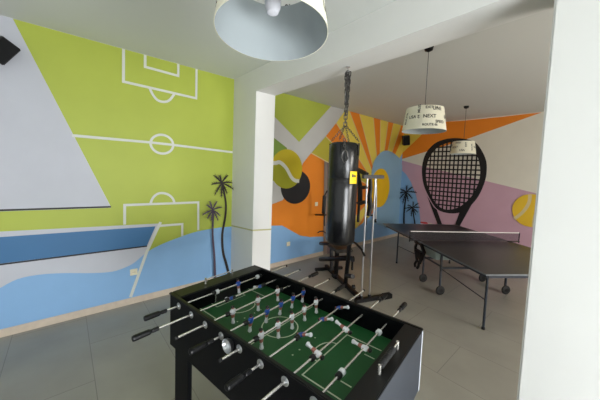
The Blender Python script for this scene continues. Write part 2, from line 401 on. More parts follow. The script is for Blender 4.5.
mr.stroke(smooth([(-1.060,1.492), (-1.068,1.310), (-1.153,1.106), (-1.286,0.937)]), .06, 'paint_cream')
mr.stroke(smooth([(-0.956,0.816), (-0.954,0.986), (-0.927,1.138), (-0.874,1.270), (-0.775,1.385)]), .06, 'paint_cream')
palm(mr, [(-3.765,0.037), (-3.794,0.384), (-3.810,0.733), (-3.795,1.055), (-3.771,1.288)], (-3.773,1.317), .29, 'paint_racket_ink', .03, 8)
palm(mr, [(-3.401,0.113), (-3.451,0.430), (-3.513,0.718), (-3.538,0.885)], (-3.539,0.899), .24, 'paint_racket_ink', .027, 9)
mr.done('wall_far')

# ---- tile skirting
SK = .085
bm = NB(); box(bm, (XL, YB, 0), (XL + .014, YF, SK), bevel=.003); struct('baseboard_left', bm, 'skirting_tile')
bm = NB(); box(bm, (XL, YF + BT, 0), (XL + .014, YR, SK), bevel=.003); struct('baseboard_far_left', bm, 'skirting_tile')
bm = NB(); box(bm, (XL + .014, YR - .014, 0), (XR, YR, SK), bevel=.003); struct('baseboard_far', bm, 'skirting_tile')

# ------------------------------------------------------------------ foosball table
TX, TY, TR = -1.309, 1.051, .165
ft = thing('foosball_table', 'black foosball table with green pitch, chrome rods and plastic players in front of the pillar', 'foosball table', (TX, TY, 0), TR)
HL, HW, ZT, ZR, ZF, ZB = .74, .3955, .93, .879, .792, .553
IL, IR, IW = -.618, .64, .372
bm = NB()
for s in (-1, 1):
    box(bm, (-HL + .01, min(s * IW, s * (HW - .006)), ZB), (HL - .01, max(s * IW, s * (HW - .006)), ZT - .012), 0)
box(bm, (-HL + .01, -IW, ZB), (IL, IW, ZT - .012), 0); box(bm, (IR, -IW, ZB), (HL - .006, IW, ZT - .012), 0)
box(bm, (IL, -IW, ZB), (IR, IW, ZF - .012), 0)
obj('cabinet', bm, 'black_board', ft)
bm = NB()
box(bm, (-HL, -HW, ZT - .012), (HL, -IW, ZT), 0, .004); box(bm, (-HL, IW, ZT - .012), (HL, HW, ZT), 0, .004)
box(bm, (-HL, -IW, ZT - .012), (IL, IW, ZT), 0, .004); box(bm, (IR, -IW, ZT - .012), (HL, IW, ZT), 0, .004)
obj('top_rim', bm, 'rim_black', ft)
bm = NB(); box(bm, (HL - .006, -HW + .02, ZB + .005), (HL - .001, HW - .02, ZT - .014)); o = obj('end_panel', bm, 'grey_laminate', ft); o['label'] = 'grey end panel'
for a, b_ in ((HW - .02, HW - .004), (-HW + .004, -HW + .02)):
    bm = NB(); box(bm, (HL - .006, a, ZB), (HL, b_, ZT - .016)); o = obj('edge_strip', bm, 'edge_strip', ft); o['label'] = 'pale metal corner strip'
# pitch
bm = NB()
box(bm, (IL, -IW, ZF - .012), (IR, IW, ZF), 0)
U0 = -.037
pk = Mural(lambda a, b_, d: Vector((a, b_, ZF + d)), ['field_green', 'field_line']); pk.bm.free(); pk.bm = bm
lw = .008
pk.stroke(circ((U0, .005), .118, .118), lw, 'field_line', True)
pk.stroke([(U0, -IW + .01), (U0, IW - .01)], lw, 'field_line')
for s in (-1, 1):
    pk.stroke([(U0 + s * .6, -.225), (U0 + s * .375, -.225), (U0 + s * .375, .225), (U0 + s * .6, .225)], lw, 'field_line')
    pk.stroke([(U0 + s * .6, -.13), (U0 + s * .51, -.13), (U0 + s * .51, .13), (U0 + s * .6, .13)], lw, 'field_line') if s < 0 else pk.stroke([(U0 + .6, -.13), (U0 + .54, -.13)], lw, 'field_line')
    if s > 0: pk.stroke([(U0 + .6, .13), (U0 + .54, .13)], lw, 'field_line')
    pk.stroke([(U0 + s * .375 - s * (.07 * math.cos(a)), .1 * math.sin(a)) for a in [(-PI / 2 + PI * i / 12) for i in range(13)]], lw, 'field_line')
    for v in (-.15, -.09, 0.0, .06):
        pk.face(circ((U0 + s * .245, v), .0055, .0055, n=10), 'field_line', False)
o = obj('playing_field', bm, ['field_green', 'field_line'], ft); o['label'] = 'green pitch with white lines'
# goals: dark mouth with a grey tube frame at each end
for s, ue in ((1, IL), (-1, IR)):
    bm = NB()
    box(bm, (ue if s > 0 else ue - .003, -.1, ZF + .001), (ue + .003 if s > 0 else ue, .1, ZF + .075))
    g = obj('goal_mouth', bm, 'rubber', ft)
    bm = NB(); x = ue + s * .008
    tube(bm, [(x, -.103, ZF), (x, -.103, ZF + .07), (x + s * .002, -.096, ZF + .08), (x, .096, ZF + .08), (x, .103, ZF + .07), (x, .103, ZF)], .0055)
    o = obj('goal_frame', bm, 'rod_white', g, True)
# legs: wide panel legs
for su in (-1, 1):
    for sv in (-1, 1):
        bm = NB()
        x0_, x1_ = (su * (HL - .055), su * (HL - .235)); y0_, y1_ = (sv * (HW - .02), sv * (HW - .11))
        box(bm, (min(x0_, x1_), min(y0_, y0_ - sv * .03), .012), (max(x0_, x1_), max(y0_, y0_ - sv * .03), ZB - .001), 0, .003)
        box(bm, (min(x0_, x0_ - su * .03), min(y0_ - sv * .03, y1_), .012), (max(x0_, x0_ - su * .03), max(y0_ - sv * .03, y1_), ZB - .001), 0, .003)
        box(bm, (min(x0_, x1_) + .01, min(y0_, y0_ - sv * .03) + .004, 0), (max(x0_, x1_) - .01, max(y0_, y0_ - sv * .03) - .004, .012), 0)
        obj('leg', bm, 'black_board', ft)
# rod bearings
US = [U0 + (i - 3.5) * .162 for i in range(8)]
rotY = Matrix.Rotation(-PI / 2, 4, 'X')
for i, u in enumerate(US):
    for s in (-1, 1):
        bm = NB(); mt = Matrix.Rotation(-s * PI / 2, 4, 'X')
        lathe(bm, [(.0215, 0), (.0225, .002), (.021, .004), (.012, .005), (.011, .010), (.0085, .010)], 24, 0, (u, s * (HW - .006), ZR), mt)
        obj('rod_bearing', bm, 'steel', ft, True)
# players
def player_mesh(shirt):
    bm = NB()
    # built upright around the rod axis at the origin, facing +x ; z up
    def ring(z, hx, hy, n=10):
        return [bm.verts.new((hx * math.copysign(abs(math.cos(a)) ** .7, math.cos(a)), hy * math.copysign(abs(math.sin(a)) ** .7, math.sin(a)), z)) for a in [2 * PI * k / n + PI / n for k in range(n)]]
    def loft(secs, mi):
        rs = [ring(*q) for q in secs]
        for a, b_ in zip(rs, rs[1:]):
            for k in range(len(a)):
                bm.faces.new((a[k], a[(k + 1) % len(a)], b_[(k + 1) % len(a)], b_[k])).material_index = mi
        bm.faces.new(rs[0][::-1]).material_index = mi; bm.faces.new(rs[-1]).material_index = mi
    loft([(-.016, .0085, .0105), (-.008, .010, .0125), (.004, .0105, .0145), (.013, .0095, .0145), (.018, .006, .008)], 0)     # shirt
    loft([(-.036, .0065, .0085), (-.026, .008, .0105), (-.014, .0088, .0108)], 3)                                             # shorts
    loft([(-.052, .0058, .0068), (-.044, .006, .0075), (-.031, .0062, .008)], 1)                                              # legs
    loft([(-.074, .0095, .0085), (-.066, .0105, .009), (-.058, .007, .0085), (-.051, .0065, .0075)], 1)                       # socks and boots as one block
    vs = ball(bm, (.000, 0, .0255), .0092, 3, (1, .95, 1.1), 10, 8)
    vs = ball(bm, (-.002, 0, .0295), .0112, 2, (1, 1, .82), 10, 8)
    for s in (-1, 1): tube(bm, [(0, s * .0135, .013), (0, s * .0165, .003), (.001, s * .015, -.010)], [.0042, .004, .0034], 0, 6)
    for q in bm.verts: q.co = Vector((q.co.x * 1.15, q.co.y * 1.2, q.co.z * (1.12 if q.co.z > 0 else 1.0)))
    me = bpy.data.meshes.new('player'); bmesh.ops.recalc_face_normals(bm, faces=bm.faces); bm.to_mesh(me); bm.free()
    for m in (shirt, 'shirt_white', 'hair', 'skin'): me.materials.append(M[m])
    for f in me.polygons: f.use_smooth = True
    try: me.set_sharp_from_angle(angle=math.radians(50))
    except Exception: pass
    return me
PM = {'w': player_mesh('shirt_white'), 'b': player_mesh('shirt_blue')}
def ringmesh(r, L, m, name):
    bm = NB(); mt = Matrix.Rotation(PI / 2, 4, 'X')
    lathe(bm, [(r * .8, -L / 2), (r, -L / 2 + .003), (r, L / 2 - .003), (r * .8, L / 2)], 16, 0, (0, 0, 0), mt)
    me = bpy.data.meshes.new(name); bmesh.ops.recalc_face_normals(bm, faces=bm.faces); bm.to_mesh(me); bm.free(); me.materials.append(M[m])
    for f in me.polygons: f.use_smooth = True
    return me
BK = ringmesh(.0155, .028, 'rubber', 'bumper'); BW = ringmesh(.017, .026, 'shirt_white', 'bumper')
def grip_mesh():
    bm = NB(); mt = Matrix.Rotation(PI / 2, 4, 'X')      # axis z -> -y
    lathe(bm, [(.010, 0), (.0125, .003), (.0125, .030), (.0105, .036), (.0115, .042), (.0165, .052), (.0172, .10), (.0172, .128), (.0150, .136), (.006, .139)], 10, 0, (0, 0, 0), mt)
    me = bpy.data.meshes.new('handle'); bmesh.ops.recalc_face_normals(bm, faces=bm.faces); bm.to_mesh(me); bm.free(); me.materials.append(M['grip'])
    return me
GM = grip_mesh()
def sub(name, me, parent, loc, rot=(0, 0, 0)):
    o = bpy.data.objects.new(name, me); COL.objects.link(o); o.parent = parent; o.location = loc; o.rotation_euler = rot; return o
# per rod: team, near end v, far end v, players, (bumper v, kind), tilt about the rod (radians; + swings the feet towards +u)
D_ = math.radians
RODS = [('b', -.50, .68, [.103], [(-.093, 'w'), (-.123, 'k'), (.31, 'w'), (.338, 'k')], D_(12)),
        ('b', -.62, .69, [-.08, .193], [(-.122, 'k'), (.235, 'k')], D_(-68)),
        ('w', -.56, .65, [-.191, .028, .229], [(-.232, 'k'), (.270, 'k')], D_(4)),
        ('b', -.47, .70, [-.177, -.037, .095, .223, .345], [(-.216, 'k')], D_(-6)),
        ('w', -.50, .57, [-.238, -.101, .027, .155, .290], [(-.277, 'k')], D_(5)),
        ('b', -.48, .71, [-.073, .146, .345], [(-.114, 'k')], D_(112)),
        ('w', -.62, .66, [-.143, .146], [(-.186, 'k')], D_(-108)),
        ('w', -.62, .62, [.066], [(-.172, 'w'), (-.200, 'k'), (.254, 'w')], D_(-94))]
for (team, va, vb, pl, bp, tilt), u in zip(RODS, US):
    bm = NB(); tube(bm, [(0, va, 0), (0, vb, 0)], .0062, 0, 12)
    r = obj('rod', bm, 'rod_white', ft, True); r.location = (u, 0, ZR)
    if team == 'b':
        sub('handle', GM, r, (0, va + .03, 0)); cap = vb
    else:
        sub('handle', GM, r, (0, vb - .03, 0), (0, 0, PI)); cap = va
    bm = NB(); s = 1 if cap > 0 else -1
    lathe(bm, [(.0085, 0), (.0092, .003), (.0092, .014), (.006, .018)], 12, 0, (0, cap - s * .003, 0), Matrix.Rotation(-s * PI / 2, 4, 'X')); obj('end_cap', bm, 'rubber', r, True)
    for v in pl: sub('player', PM[team], r, (0, v, 0), (0, -tilt, 0))
    for v, k in bp: sub('bumper', BK if k == 'k' else BW, r, (0, v, 0))
# ball inlet cup, lower screw
bm = NB(); mt = Matrix.Rotation(PI / 2, 4, 'X')
lathe(bm, [(.010, -.006), (.026, -.002), (.036, .012), (.040, .028), (.037, .029), (.033, .014), (.022, .003), (.008, .001)], 28, 0, (-.030, -HW + .006, .872), mt)
o = obj('ball_inlet', bm, 'steel', ft, True); o['label'] = 'shiny metal ball inlet cup'
# score counters
def counter(name, u, v0, v1, beads):
    bm = NB()
    tube(bm, [(u, v0, ZT + .034), (u, v1, ZT + .034)], .0042)
    for v in (v0, v1): tube(bm, [(u, v, ZT), (u, v, ZT + .044)], .0075, 0, 10)
    o = obj('score_rail', bm, 'rod_white', ft, True)
    for k in beads:
        bm = NB(); lathe(bm, [(.011, -.0078), (.0155, -.004), (.0155, .004), (.011, .0078)], 14, 0, (u, k, ZT + .034), Matrix.Rotation(PI / 2, 4, 'X'))
        obj('score_bead', bm, 'rubber', o, True)
counter('score', -.69, -.14, .104, [])
counter('score', .692, -.128, .097, [-.112 + .0158 * i for i in range(10)])

# ------------------------------------------------------------------ ping pong table
PX, PY, PR, PW, PL, PZ = -1.454, 4.887, .948, 1.616, 2.789, .772
pt = thing('ping_pong_table', 'dark grey ping pong table on wheels standing in front of the painted racket', 'ping pong table', (PX, PY, 0), PR)
for s in (-1, 1):
    bm = NB(); a, b_ = sorted((s * .003, s * PL / 2)); box(bm, (-PW / 2, a, PZ - .016), (PW / 2, b_, PZ), 0, .002)
    t_ = obj('table_half', bm, 'table_top', pt)
    bm = NB()
    y = s * (PL / 2)
    for lo, hi in (((-PW / 2 - .004, min(s * .003, y), PZ - .014), (-PW / 2, max(s * .003, y), PZ + .001)), ((PW / 2, min(s * .003, y), PZ - .014), (PW / 2 + .004, max(s * .003, y), PZ + .001)), ((-PW / 2 - .004, min(y, y + s * .004), PZ - .014), (PW / 2 + .004, max(y, y + s * .004), PZ + .001))):
        box(bm, lo, hi)
    obj('edge_profile', bm, 'table_edge', t_)
    bm = NB()
    i_ = .05
    ya, yb = sorted((s * .05, s * (PL / 2 - i_)))
    box(bm, (-PW / 2 + i_, ya, PZ - .06), (-PW / 2 + i_ + .02, yb, PZ - .0165)); box(bm, (PW / 2 - i_ - .02, ya, PZ - .06), (PW / 2 - i_, yb, PZ - .0165))
    ye = yb if s > 0 else ya
    box(bm, (-PW / 2 + i_ + .02, ye - .01, PZ - .06), (PW / 2 - i_ - .02, ye + .01, PZ - .0165)); box(bm, (-PW / 2 + i_ + .02, -.01 + s * .7, PZ - .06), (PW / 2 - i_ - .02, .01 + s * .7, PZ - .0165))
    obj('apron', bm, 'table_frame', pt)
    for su in (-1, 1):
        bm = NB(); tube(bm, [(su * .573, s * 1.15, .015), (su * .573, s * 1.15, PZ - .02)], .0145, 0, 10)
        lg = obj('leg', bm, 'table_frame', pt, True)
        bm = NB(); lathe(bm, [(.018, 0), (.021, .006), (.017, .03)], 14, 0, (su * .573, s * 1.15, 0)); obj('leg_foot', bm, 'rubber', lg, True)
        bm = NB(); tube(bm, [(su * .573, s * 1.15, .36), (su * .57, s * .25, .42)], .0065, 0, 8); obj('stay_rod', bm, 'table_frame', pt, True)
    bm = NB(); tube(bm, [(-.573, s * 1.15, .64), (.573, s * 1.15, .64)], .01, 0, 8); obj('cross_bar', bm, 'table_frame', pt, True)
    # undercarriage frame with wheels
    bm = NB()
    vv = s * .238
    for su in (-1, 1):
        box(bm, (su * .545 - .011, vv - .011, .075), (su * .545 + .011, vv + .011, PZ - .061))
    box(bm, (-.56, vv - .012, .40), (.56, vv + .012, .43)); box(bm, (-.56, vv - .012, PZ - .085), (.56, vv + .012, PZ - .061))
    uf = obj('undercarriage', bm, 'table_frame', pt)
    for su in (-1, 1):
        for dx in (0,):
            bm = NB(); mt = Matrix.Rotation(PI / 2, 4, 'X') @ Matrix.Rotation(0, 4, 'Z')
            c_ = (su * .545, vv - .018, .071)
            lathe(bm, [(.014, -.014), (.056, -.014), (.068, -.009), (.071, 0), (.068, .009), (.056, .014), (.014, .014)], 28, 0, c_, mt)
            lathe(bm, [(.004, -.017), (.03, -.017), (.03, .017), (.004, .017)], 16, 1, c_, mt)
            obj('wheel', bm, ['rubber', 'gym_black'], uf, True)
for s in (-1, 1):
    bm = NB(); box(bm, (s * .549 - .011, -.227, .43), (s * .549 + .011, .227, .45)); obj('side_rail', bm, 'table_frame', pt)
bm = NB(); box(bm, (-.63, -.215, .53), (.63, .215, .67), 0, .01); obj('storage_tray', bm, 'tray_grey', pt)
# folding locks at both table sides
for su in (-1, 1):
    bm = NB(); x = su * (PW / 2 - .02)
    box(bm, (min(x, x - su * .03), -.07, PZ - .30), (max(x, x - su * .03), .075, PZ - .15), 0, .01)
    tube(bm, [(x + su * .012, -.11, PZ - .05), (x + su * .012, .11, PZ - .05)], .012, 0, 8)
    for dv in (-.055, .055):
        bar(bm, (x, dv, PZ - .03), (x - su * .02, dv * 2.6, PZ - .16), .03, .04)
        bar(bm, (x - su * .02, dv * 2.4, PZ - .15), (x - su * .01, dv * .6, PZ - .36), .03, .04)
        tube(bm, [(x, dv * .6, PZ - .34), (x + su * .015, dv * 1.0, PZ - .40), (x + su * .02, dv * .5, PZ - .44)], .02, 0, 8)
    box(bm, (min(x - .02, x + .02), -.09, PZ - .20), (max(x - .02, x + .02), .09, PZ - .165))
    obj('folding_lock', bm, 'gym_black', pt)
# net set stands clamped on the table
nt_ = thing('table_tennis_net', 'low dark net with white top tape stretched across the ping pong table', 'net', (PX, PY, PZ + .0012), PR)
for su in (-1, 1):
    x = su * (PW / 2 + .14); bm = NB()
    tube(bm, [(x, 0, -.02), (x, 0, .155)], .008, 0, 10); box(bm, (min(x, su * (PW / 2 - .05)), -.02, .0), (max(x, su * (PW / 2 - .05)), .02, .008))
    obj('net_post', bm, 'gym_black', nt_, True)
bm = NB(); box(bm, (-PW / 2 - .135, -.0008, .012), (PW / 2 + .135, .0008, .142)); obj('net_mesh', bm, 'net', nt_)
bm = NB(); box(bm, (-PW / 2 - .135, -.003, .142), (PW / 2 + .135, .003, .155)); obj('net_tape', bm, 'net_band', nt_)
pd = thing('table_tennis_bat', 'red table tennis bat lying on the table behind the net', 'bat', ((-2.585,5.917)[0], (-2.585,5.917)[1], PZ), .4)
bm = NB(); lathe(bm, [(.074, 0), (.078, .002), (.078, .010), (.074, .012)], 28); obj('blade', bm, 'red', pd, True)
bm = NB(); box(bm, (.065, -.013, 0), (.16, .013, .014), 0, .004); obj('grip', bm, 'skirting_tile', pd)

# ------------------------------------------------------------------ punching bag
BX, BY = -1.855, 2.225
pb = thing('punching_bag', 'black leather punching bag hanging on chains from the white beam', 'punching bag', (BX, BY, 0))
ZB0, ZB1, BR = 1.05, 2.125, .157
bm = NB()
prof = [(.02, ZB0), (.11, ZB0 + .004), (.138, ZB0 + .018), (.154, ZB0 + .05), (.156, ZB0 + .3), (.157, ZB0 + .6), (.1575, ZB0 + .70), (.155, ZB0 + .704), (.157, ZB0 + .708), (.156, ZB1 - .1), (.153, ZB1 - .03), (.136, ZB1 - .006), (.12, ZB1), (.11, ZB1 - .02), (.02, ZB1 - .025)]
lathe(bm, prof, 40); obj('bag', bm, 'leather', pb, True)
for k in range(4):
    a = k * PI / 2 + .35
    bm = NB(); bar(bm, ((BR + .002) * math.cos(a), (BR + .002) * math.sin(a), ZB1 - .13), ((BR + .001) * math.cos(a), (BR + .001) * math.sin(a), ZB1 - .004), .04, .005, 0, (math.cos(a), math.sin(a), 0))
    obj('strap', bm, 'leather', pb)
def links(bm, a, b_, L=.05, w=.015, r=.0058, tw=0):
    a = Vector(a); b_ = Vector(b_); d = b_ - a; n = max(1, int(d.length / (L * .72))); z = d.normalized(); x = z.orthogonal().normalized(); y = z.cross(x)
    for i in range(n):
        c = a + d * ((i + .5) / n); ang = (i % 2) * PI / 2 + tw; ax = x * math.cos(ang) + y * math.sin(ang)
        pts = [c + z * (L / 2 * .75) * (1 if k < 4 else -1) + (z * math.sin(PI * (k % 4) / 3) * (L * .14) * (1 if k < 4 else -1) + ax * math.cos(PI * (k % 4) / 3) * w * (1 if k < 4 else -1)) for k in range(8)]
        tube(bm, pts, r, 0, 5, closed=True)
bm = NB()
links(bm, (0, 0, 2.86), (0, 0, 2.30)); links(bm, (.018, .01, 2.85), (-.004, .012, 2.42), tw=.6); links(bm, (-.018, -.004, 2.85), (.010, -.008, 2.52), tw=1.1)
links(bm, (.012, -.015, 2.84), (-.012, .004, 2.60), tw=.3); links(bm, (-.012, .018, 2.84), (.014, .012, 2.66), tw=.9)
for k in range(4):
    a = k * PI / 2 + .35; links(bm, (.012 * math.cos(a), .012 * math.sin(a), 2.30), (BR * .98 * math.cos(a), BR * .98 * math.sin(a), ZB1 + .015), L=.036, w=.008, r=.0028)
obj('chain', bm, 'chain_steel', pb, True)
bm = NB()
pts = [(.0, 0, 2.90), (0, 0, 2.875), (.014, 0, 2.865), (.016, 0, 2.85), (.0, 0, 2.838), (-.014, 0, 2.85)]
tube(bm, pts, .005); lathe(bm, [(.022, 0), (.022, .006), (.01, .008)], 16, 0, (0, 0, BZ - .008)); obj('ceiling_hook', bm, 'steel', pb, True)
# snap hook dangling at the front of the bag
va = Vector((-BX, -BY, 0)).normalized(); aa = math.atan2(va.y, va.x)
def onbag(da, z, r=BR + .004): z = z + .02; return (r * math.cos(aa + da), r * math.sin(aa + da), z)
bm = NB()
links(bm, onbag(-.02, ZB1 + .005), onbag(.05, ZB1 - .10, BR + .008), L=.036, w=.010, r=.004)
tube(bm, [onbag(.22, ZB1 - .13), onbag(.08, ZB1 - .10), onbag(-.07, ZB1 - .13), onbag(-.13, ZB1 - .18), onbag(.04, ZB1 - .235), onbag(.24, ZB1 - .19)], .007, closed=True)
obj('snap_hook', bm, 'chain_steel', pb, True)
# yellow tag, curved with the bag
bm = NB()
t0, t1 = .46, 1.08
for k in range(8):
    a0, a1 = t0 + (t1 - t0) * k / 8, t0 + (t1 - t0) * (k + 1) / 8
    f = [bm.verts.new(onbag(a, z, BR + .0035)) for a, z in ((a0, 1.685), (a1, 1.685), (a1, 1.81), (a0, 1.81))]; bm.faces.new(f)
bmesh.ops.remove_doubles(bm, verts=bm.verts, dist=1e-5)
tg = obj('tag', bm, 'tag_yellow', pb); tg['label'] = 'yellow tag with black print'
bm = NB()
for a0, a1, zA, zB in ((.60, .70, 1.752, 1.782), (.72, .79, 1.752, 1.776), (.81, .93, 1.752, 1.772), (.60, .93, 1.715, 1.721)):
    f = [bm.verts.new(onbag(a, z, BR + .0045)) for a, z in ((a0, zA), (a1, zA), (a1, zB), (a0, zB))]; bm.faces.new(f)
obj('tag_print', bm, 'print_black', tg)

# ------------------------------------------------------------------ home gym
gd = Vector((.906, -.423, 0)); gn = Vector((.423, .906, 0))
hg = thing('home_gym', 'black home gym machine with foam rollers and chrome guide rods behind the punching bag', 'exercise machine', (0, 0, 0))
def Vn(*a): return Vector(a)
g_a, g_b = Vn(-3.366, 3.673, .05), Vn(-2.17, 3.115, .05)
bm = NB(); bar(bm, g_a, g_b, .06, .06, bevel=.004); obj('base_beam', bm, 'gym_black', hg)
bm = NB(); c0 = Vn(-3.30, 3.64, .025); bar(bm, c0 - gn * .24, c0 + gn * .30, .05, .05, bevel=.004); obj('rear_foot', bm, 'gym_black', hg)
bm = NB(); bar(bm, Vn(-2.20, 3.03, .03), Vn(-1.985, 3.60, .03), .06, .055, bevel=.004); bar(bm, Vn(-2.03, 3.46, .035), Vn(-1.985, 3.60, .035), .085, .07, bevel=.01)
obj('front_foot', bm, 'gym_black', hg)
# uprights
pA0, pA1 = (-3.120,3.554,0.056), (-3.176,3.580,0.601)
bm = NB(); bar(bm, Vn(*pA0), Vn(*pA1) , .05, .05, bevel=.004); obj('rear_upright', bm, 'gym_black', hg)
pB0, pB1 = (-2.615,3.318,-0.010), (-2.534,3.280,0.786)
bm = NB(); bar(bm, Vn(*pB0), Vn(*pB1), .05, .05, bevel=.004, up=(0, 1, 0)); obj('seat_post', bm, 'gym_black', hg)
mast0, mast1 = (-2.623,3.321,0.068), (-2.684,3.350,2.012)
# tall mast behind the bag carrying the top beam
bm = NB(); mb = Vn(*(-2.940,3.469,0.044)); bar(bm, Vn(mb.x, mb.y, .08), Vn(mb.x, mb.y, 2.02), .055, .055, bevel=.004); obj('mast', bm, 'gym_black', hg)
# seat
sc_ = (Vn(*(-3.102,3.545,0.479)) + Vn(*(-2.583,3.303,0.645))) / 2
bm = NB(); box(bm, (-.19, -.15, -.03), (.19, .15, .03), 0, .015)
o = obj('seat', bm, 'gym_pad', hg); o.location = sc_ + Vn(0, 0, .0); o.rotation_euler = (0, 0, math.atan2(gd.y, gd.x))
# foam rollers
for (px_a, px_b, r) in (((-3.630,3.792,0.082), (-2.599,3.310,0.481), .042), ((-3.590,3.773,-0.291), (-2.866,3.435,0.062), .040), ((-3.663,3.807,0.390), (-3.190,3.586,0.533), .036)):
    a, b_ = Vn(*px_a), Vn(*px_b); m = (a + b_) / 2
    bm = NB(); d = (b_ - a).normalized()
    tube(bm, [a, a + d * .01, b_ - d * .01, b_], [r * .8, r, r, r * .8], 0, 14); obj('foam_roller', bm, 'gym_black', hg, True)
# hooks and grips at left of the bag
bm = NB(); tube(bm, [(-3.815,3.878,0.570), (-3.714,3.831,0.621), (-3.567,3.762,0.662), (-3.424,3.695,0.663)], .012); obj('hook_arm', bm, 'gym_black', hg, True)
bm = NB(); tube(bm, [(-4.019,3.973,0.901), (-3.459,3.712,1.001)], .02); tube(bm, [(-3.534,3.747,1.043), (-3.506,3.734,0.778)], .013); obj('hand_grip', bm, 'gym_black', hg, True)
bm = NB(); bar(bm, Vn(*(-3.564,3.761,1.368)), Vn(*(-3.582,3.769,0.996)), .06, .07, bevel=.015); tube(bm, [(-3.461,3.713,1.455), (-3.545,3.752,1.370)], .012); obj('arm_pad', bm, 'gym_black', hg, True)
# pulley and weights at the right of the seat post
for q, r in (((-2.435,3.233,0.525), .045), ((-2.367,3.202,0.126), .035)):
    bm = NB(); mt = Matrix.Rotation(PI / 2, 4, 'X'); mt = Matrix.Rotation(math.atan2(gd.y, gd.x), 4, 'Z') @ mt
    lathe(bm, [(.008, -.016), (r, -.016), (r * .86, 0), (r, .016), (.008, .016)], 20, 0, q, mt); obj('pulley', bm, 'gym_black', hg, True)
bm = NB(); bar(bm, Vn(*(-2.435,3.233,0.525)), Vn(*(-2.433,3.233,0.357)), .02, .025); tube(bm, [(-2.534,3.280,0.786), (-2.359,3.198,0.784), (-2.195,3.122,0.741), (-2.127,3.090,0.680)], .016, 0, 8); tube(bm, [(-2.603,3.312,0.198), (-2.396,3.215,0.273)], .035, 0, 10)
obj('leg_lever', bm, 'gym_black', hg, True)
# guide rods
for a, b_ in (((-2.161,3.118,0.048), (-2.164,3.112,1.751)), ((-2.117,3.244,0.043), (-2.119,3.238,1.755))):
    bm = NB(); tube(bm, [a, b_], .0125, 0, 12); g_ = obj('guide_rod', bm, 'steel', hg, True)
    bm = NB(); lathe(bm, [(.024, 0), (.024, .03), (.016, .04)], 14, 0, (a[0], a[1], .055)); obj('rod_socket', bm, 'gym_black', g_, True)
t0_, t1_ = Vn(*(-2.188,3.042,1.767)), Vn(*(-2.076,3.358,1.773))
bm = NB(); bar(bm, t0_, t1_, .06, .05, bevel=.004); obj('top_bar', bm, 'gym_grey', hg)
bm = NB(); bar(bm, Vn(mb.x, mb.y, 2.0), t0_.lerp(t1_, .2) + Vn(0, 0, .03), .05, .05, bevel=.004); obj('top_beam', bm, 'gym_black', hg)
# cable with hook, press arms and pads hanging behind the rods
bm = NB(); tube(bm, [(-2.114,3.250,1.755), (-2.107,3.271,1.448), (-2.104,3.281,1.166)], .011, 0, 6); o = obj('cable', bm, 'steel', hg, True)
bm = NB(); tube(bm, [(-2.104,3.280,1.180), (-2.108,3.269,1.148), (-2.102,3.286,1.137)], .014, 0, 6); obj('cable_hook', bm, 'gym_black', o, True)
bm = NB()
tube(bm, [(-2.146,3.162,1.739), (-2.142,3.173,1.615), (-2.146,3.162,1.505), (-2.138,3.183,1.365), (-2.146,3.162,1.226)], [.022, .028, .03, .035, .03], 0, 8)
tube(bm, [(-2.146,3.161,1.233), (-2.124,3.224,1.231)], .012); tube(bm, [(-2.154,3.139,1.213), (-2.157,3.130,1.101)], .01); obj('press_arm', bm, 'gym_black', hg, True)
bm = NB()
tube(bm, [(-2.432,3.232,1.843), (-2.331,3.185,1.630), (-2.305,3.173,1.360)], .035, 0, 8); tube(bm, [(-2.361,3.199,1.381), (-2.159,3.105,1.423)], .025, 0, 8); tube(bm, [(-2.355,3.196,1.599), (-2.155,3.103,1.629)], .025, 0, 8); tube(bm, [(-2.332,3.185,1.356), (-2.335,3.187,1.108)], .02, 0, 8)
obj('chest_arm', bm, 'gym_black', hg, True)

# ------------------------------------------------------------------ pendant lamps
def text_mesh(txt, size):
    cu = bpy.data.curves.new('t', 'FONT'); cu.body = txt; cu.size = size; cu.align_x = 'CENTER'; cu.align_y = 'CENTER'; cu.offset = size * .018
    o = bpy.data.objects.new('t', cu); COL.objects.link(o); bpy.context.view_layer.update()
    dg = bpy.context.evaluated_depsgraph_get(); me = bpy.data.meshes.new_from_object(o.evaluated_get(dg))
    vs = [v.co.copy() for v in me.vertices]; fs = [tuple(f.vertices) for f in me.polygons]
    bpy.data.objects.remove(o); bpy.data.curves.remove(cu); bpy.data.meshes.remove(me)
    return vs, fs
SR0, SR1, SH = .226, .19, .245          # bottom radius, top radius, height
def shade_lettering(parent):
    bm = NB()
    items = [('USA', .046, -.74, .52, 0), ('NEXT', .05, .10, .52, 0), ('ROUTE 66', .034, .12, .16, 0), ('SPEED', .04, .62, .30, 0), ('MILES', .036, -.42, .86, PI / 2), ('ROUTE', .04, -1.15, .5, PI / 2),
             ('EXIT 24', .038, .2, .90, 0), ('LINE', .05, .50, .86, 0), ('66', .06, 1.1, .55, 0), ('NEXT', .05, 1.6, .8, 0), ('USA', .05, 1.7, .3, 0), ('HIGHWAY', .036, 2.3, .5, PI / 2), ('ROUTE 66', .045, 2.8, .7, 0), ('MILES', .04, 3.0, .3, 0),
             ('NEXT', .055, 3.6, .5, 0), ('SPEED', .04, 3.9, .85, 0), ('USA', .05, 4.3, .25, 0), ('EXIT', .045, 4.6, .7, PI / 2), ('2', .046, -.42, .52, PI)]
    for txt, size, ang, h, rot in items:
        vs, fs = text_mesh(txt, size); c_, s_ = math.cos(rot), math.sin(rot); nv = []
        for v in vs:
            x, y = v.x * c_ - v.y * s_, v.x * s_ + v.y * c_
            t = h + y / SH; r = SR0 + (SR1 - SR0) * t + .0022
            a = ang + x / r
            nv.append(bm.verts.new((r * math.cos(a), r * math.sin(a), t * SH)))
        for f in fs:
            try: bm.faces.new([nv[i] for i in f])
            except ValueError: pass
    pass
    return obj('lettering', bm, 'print_black', parent)
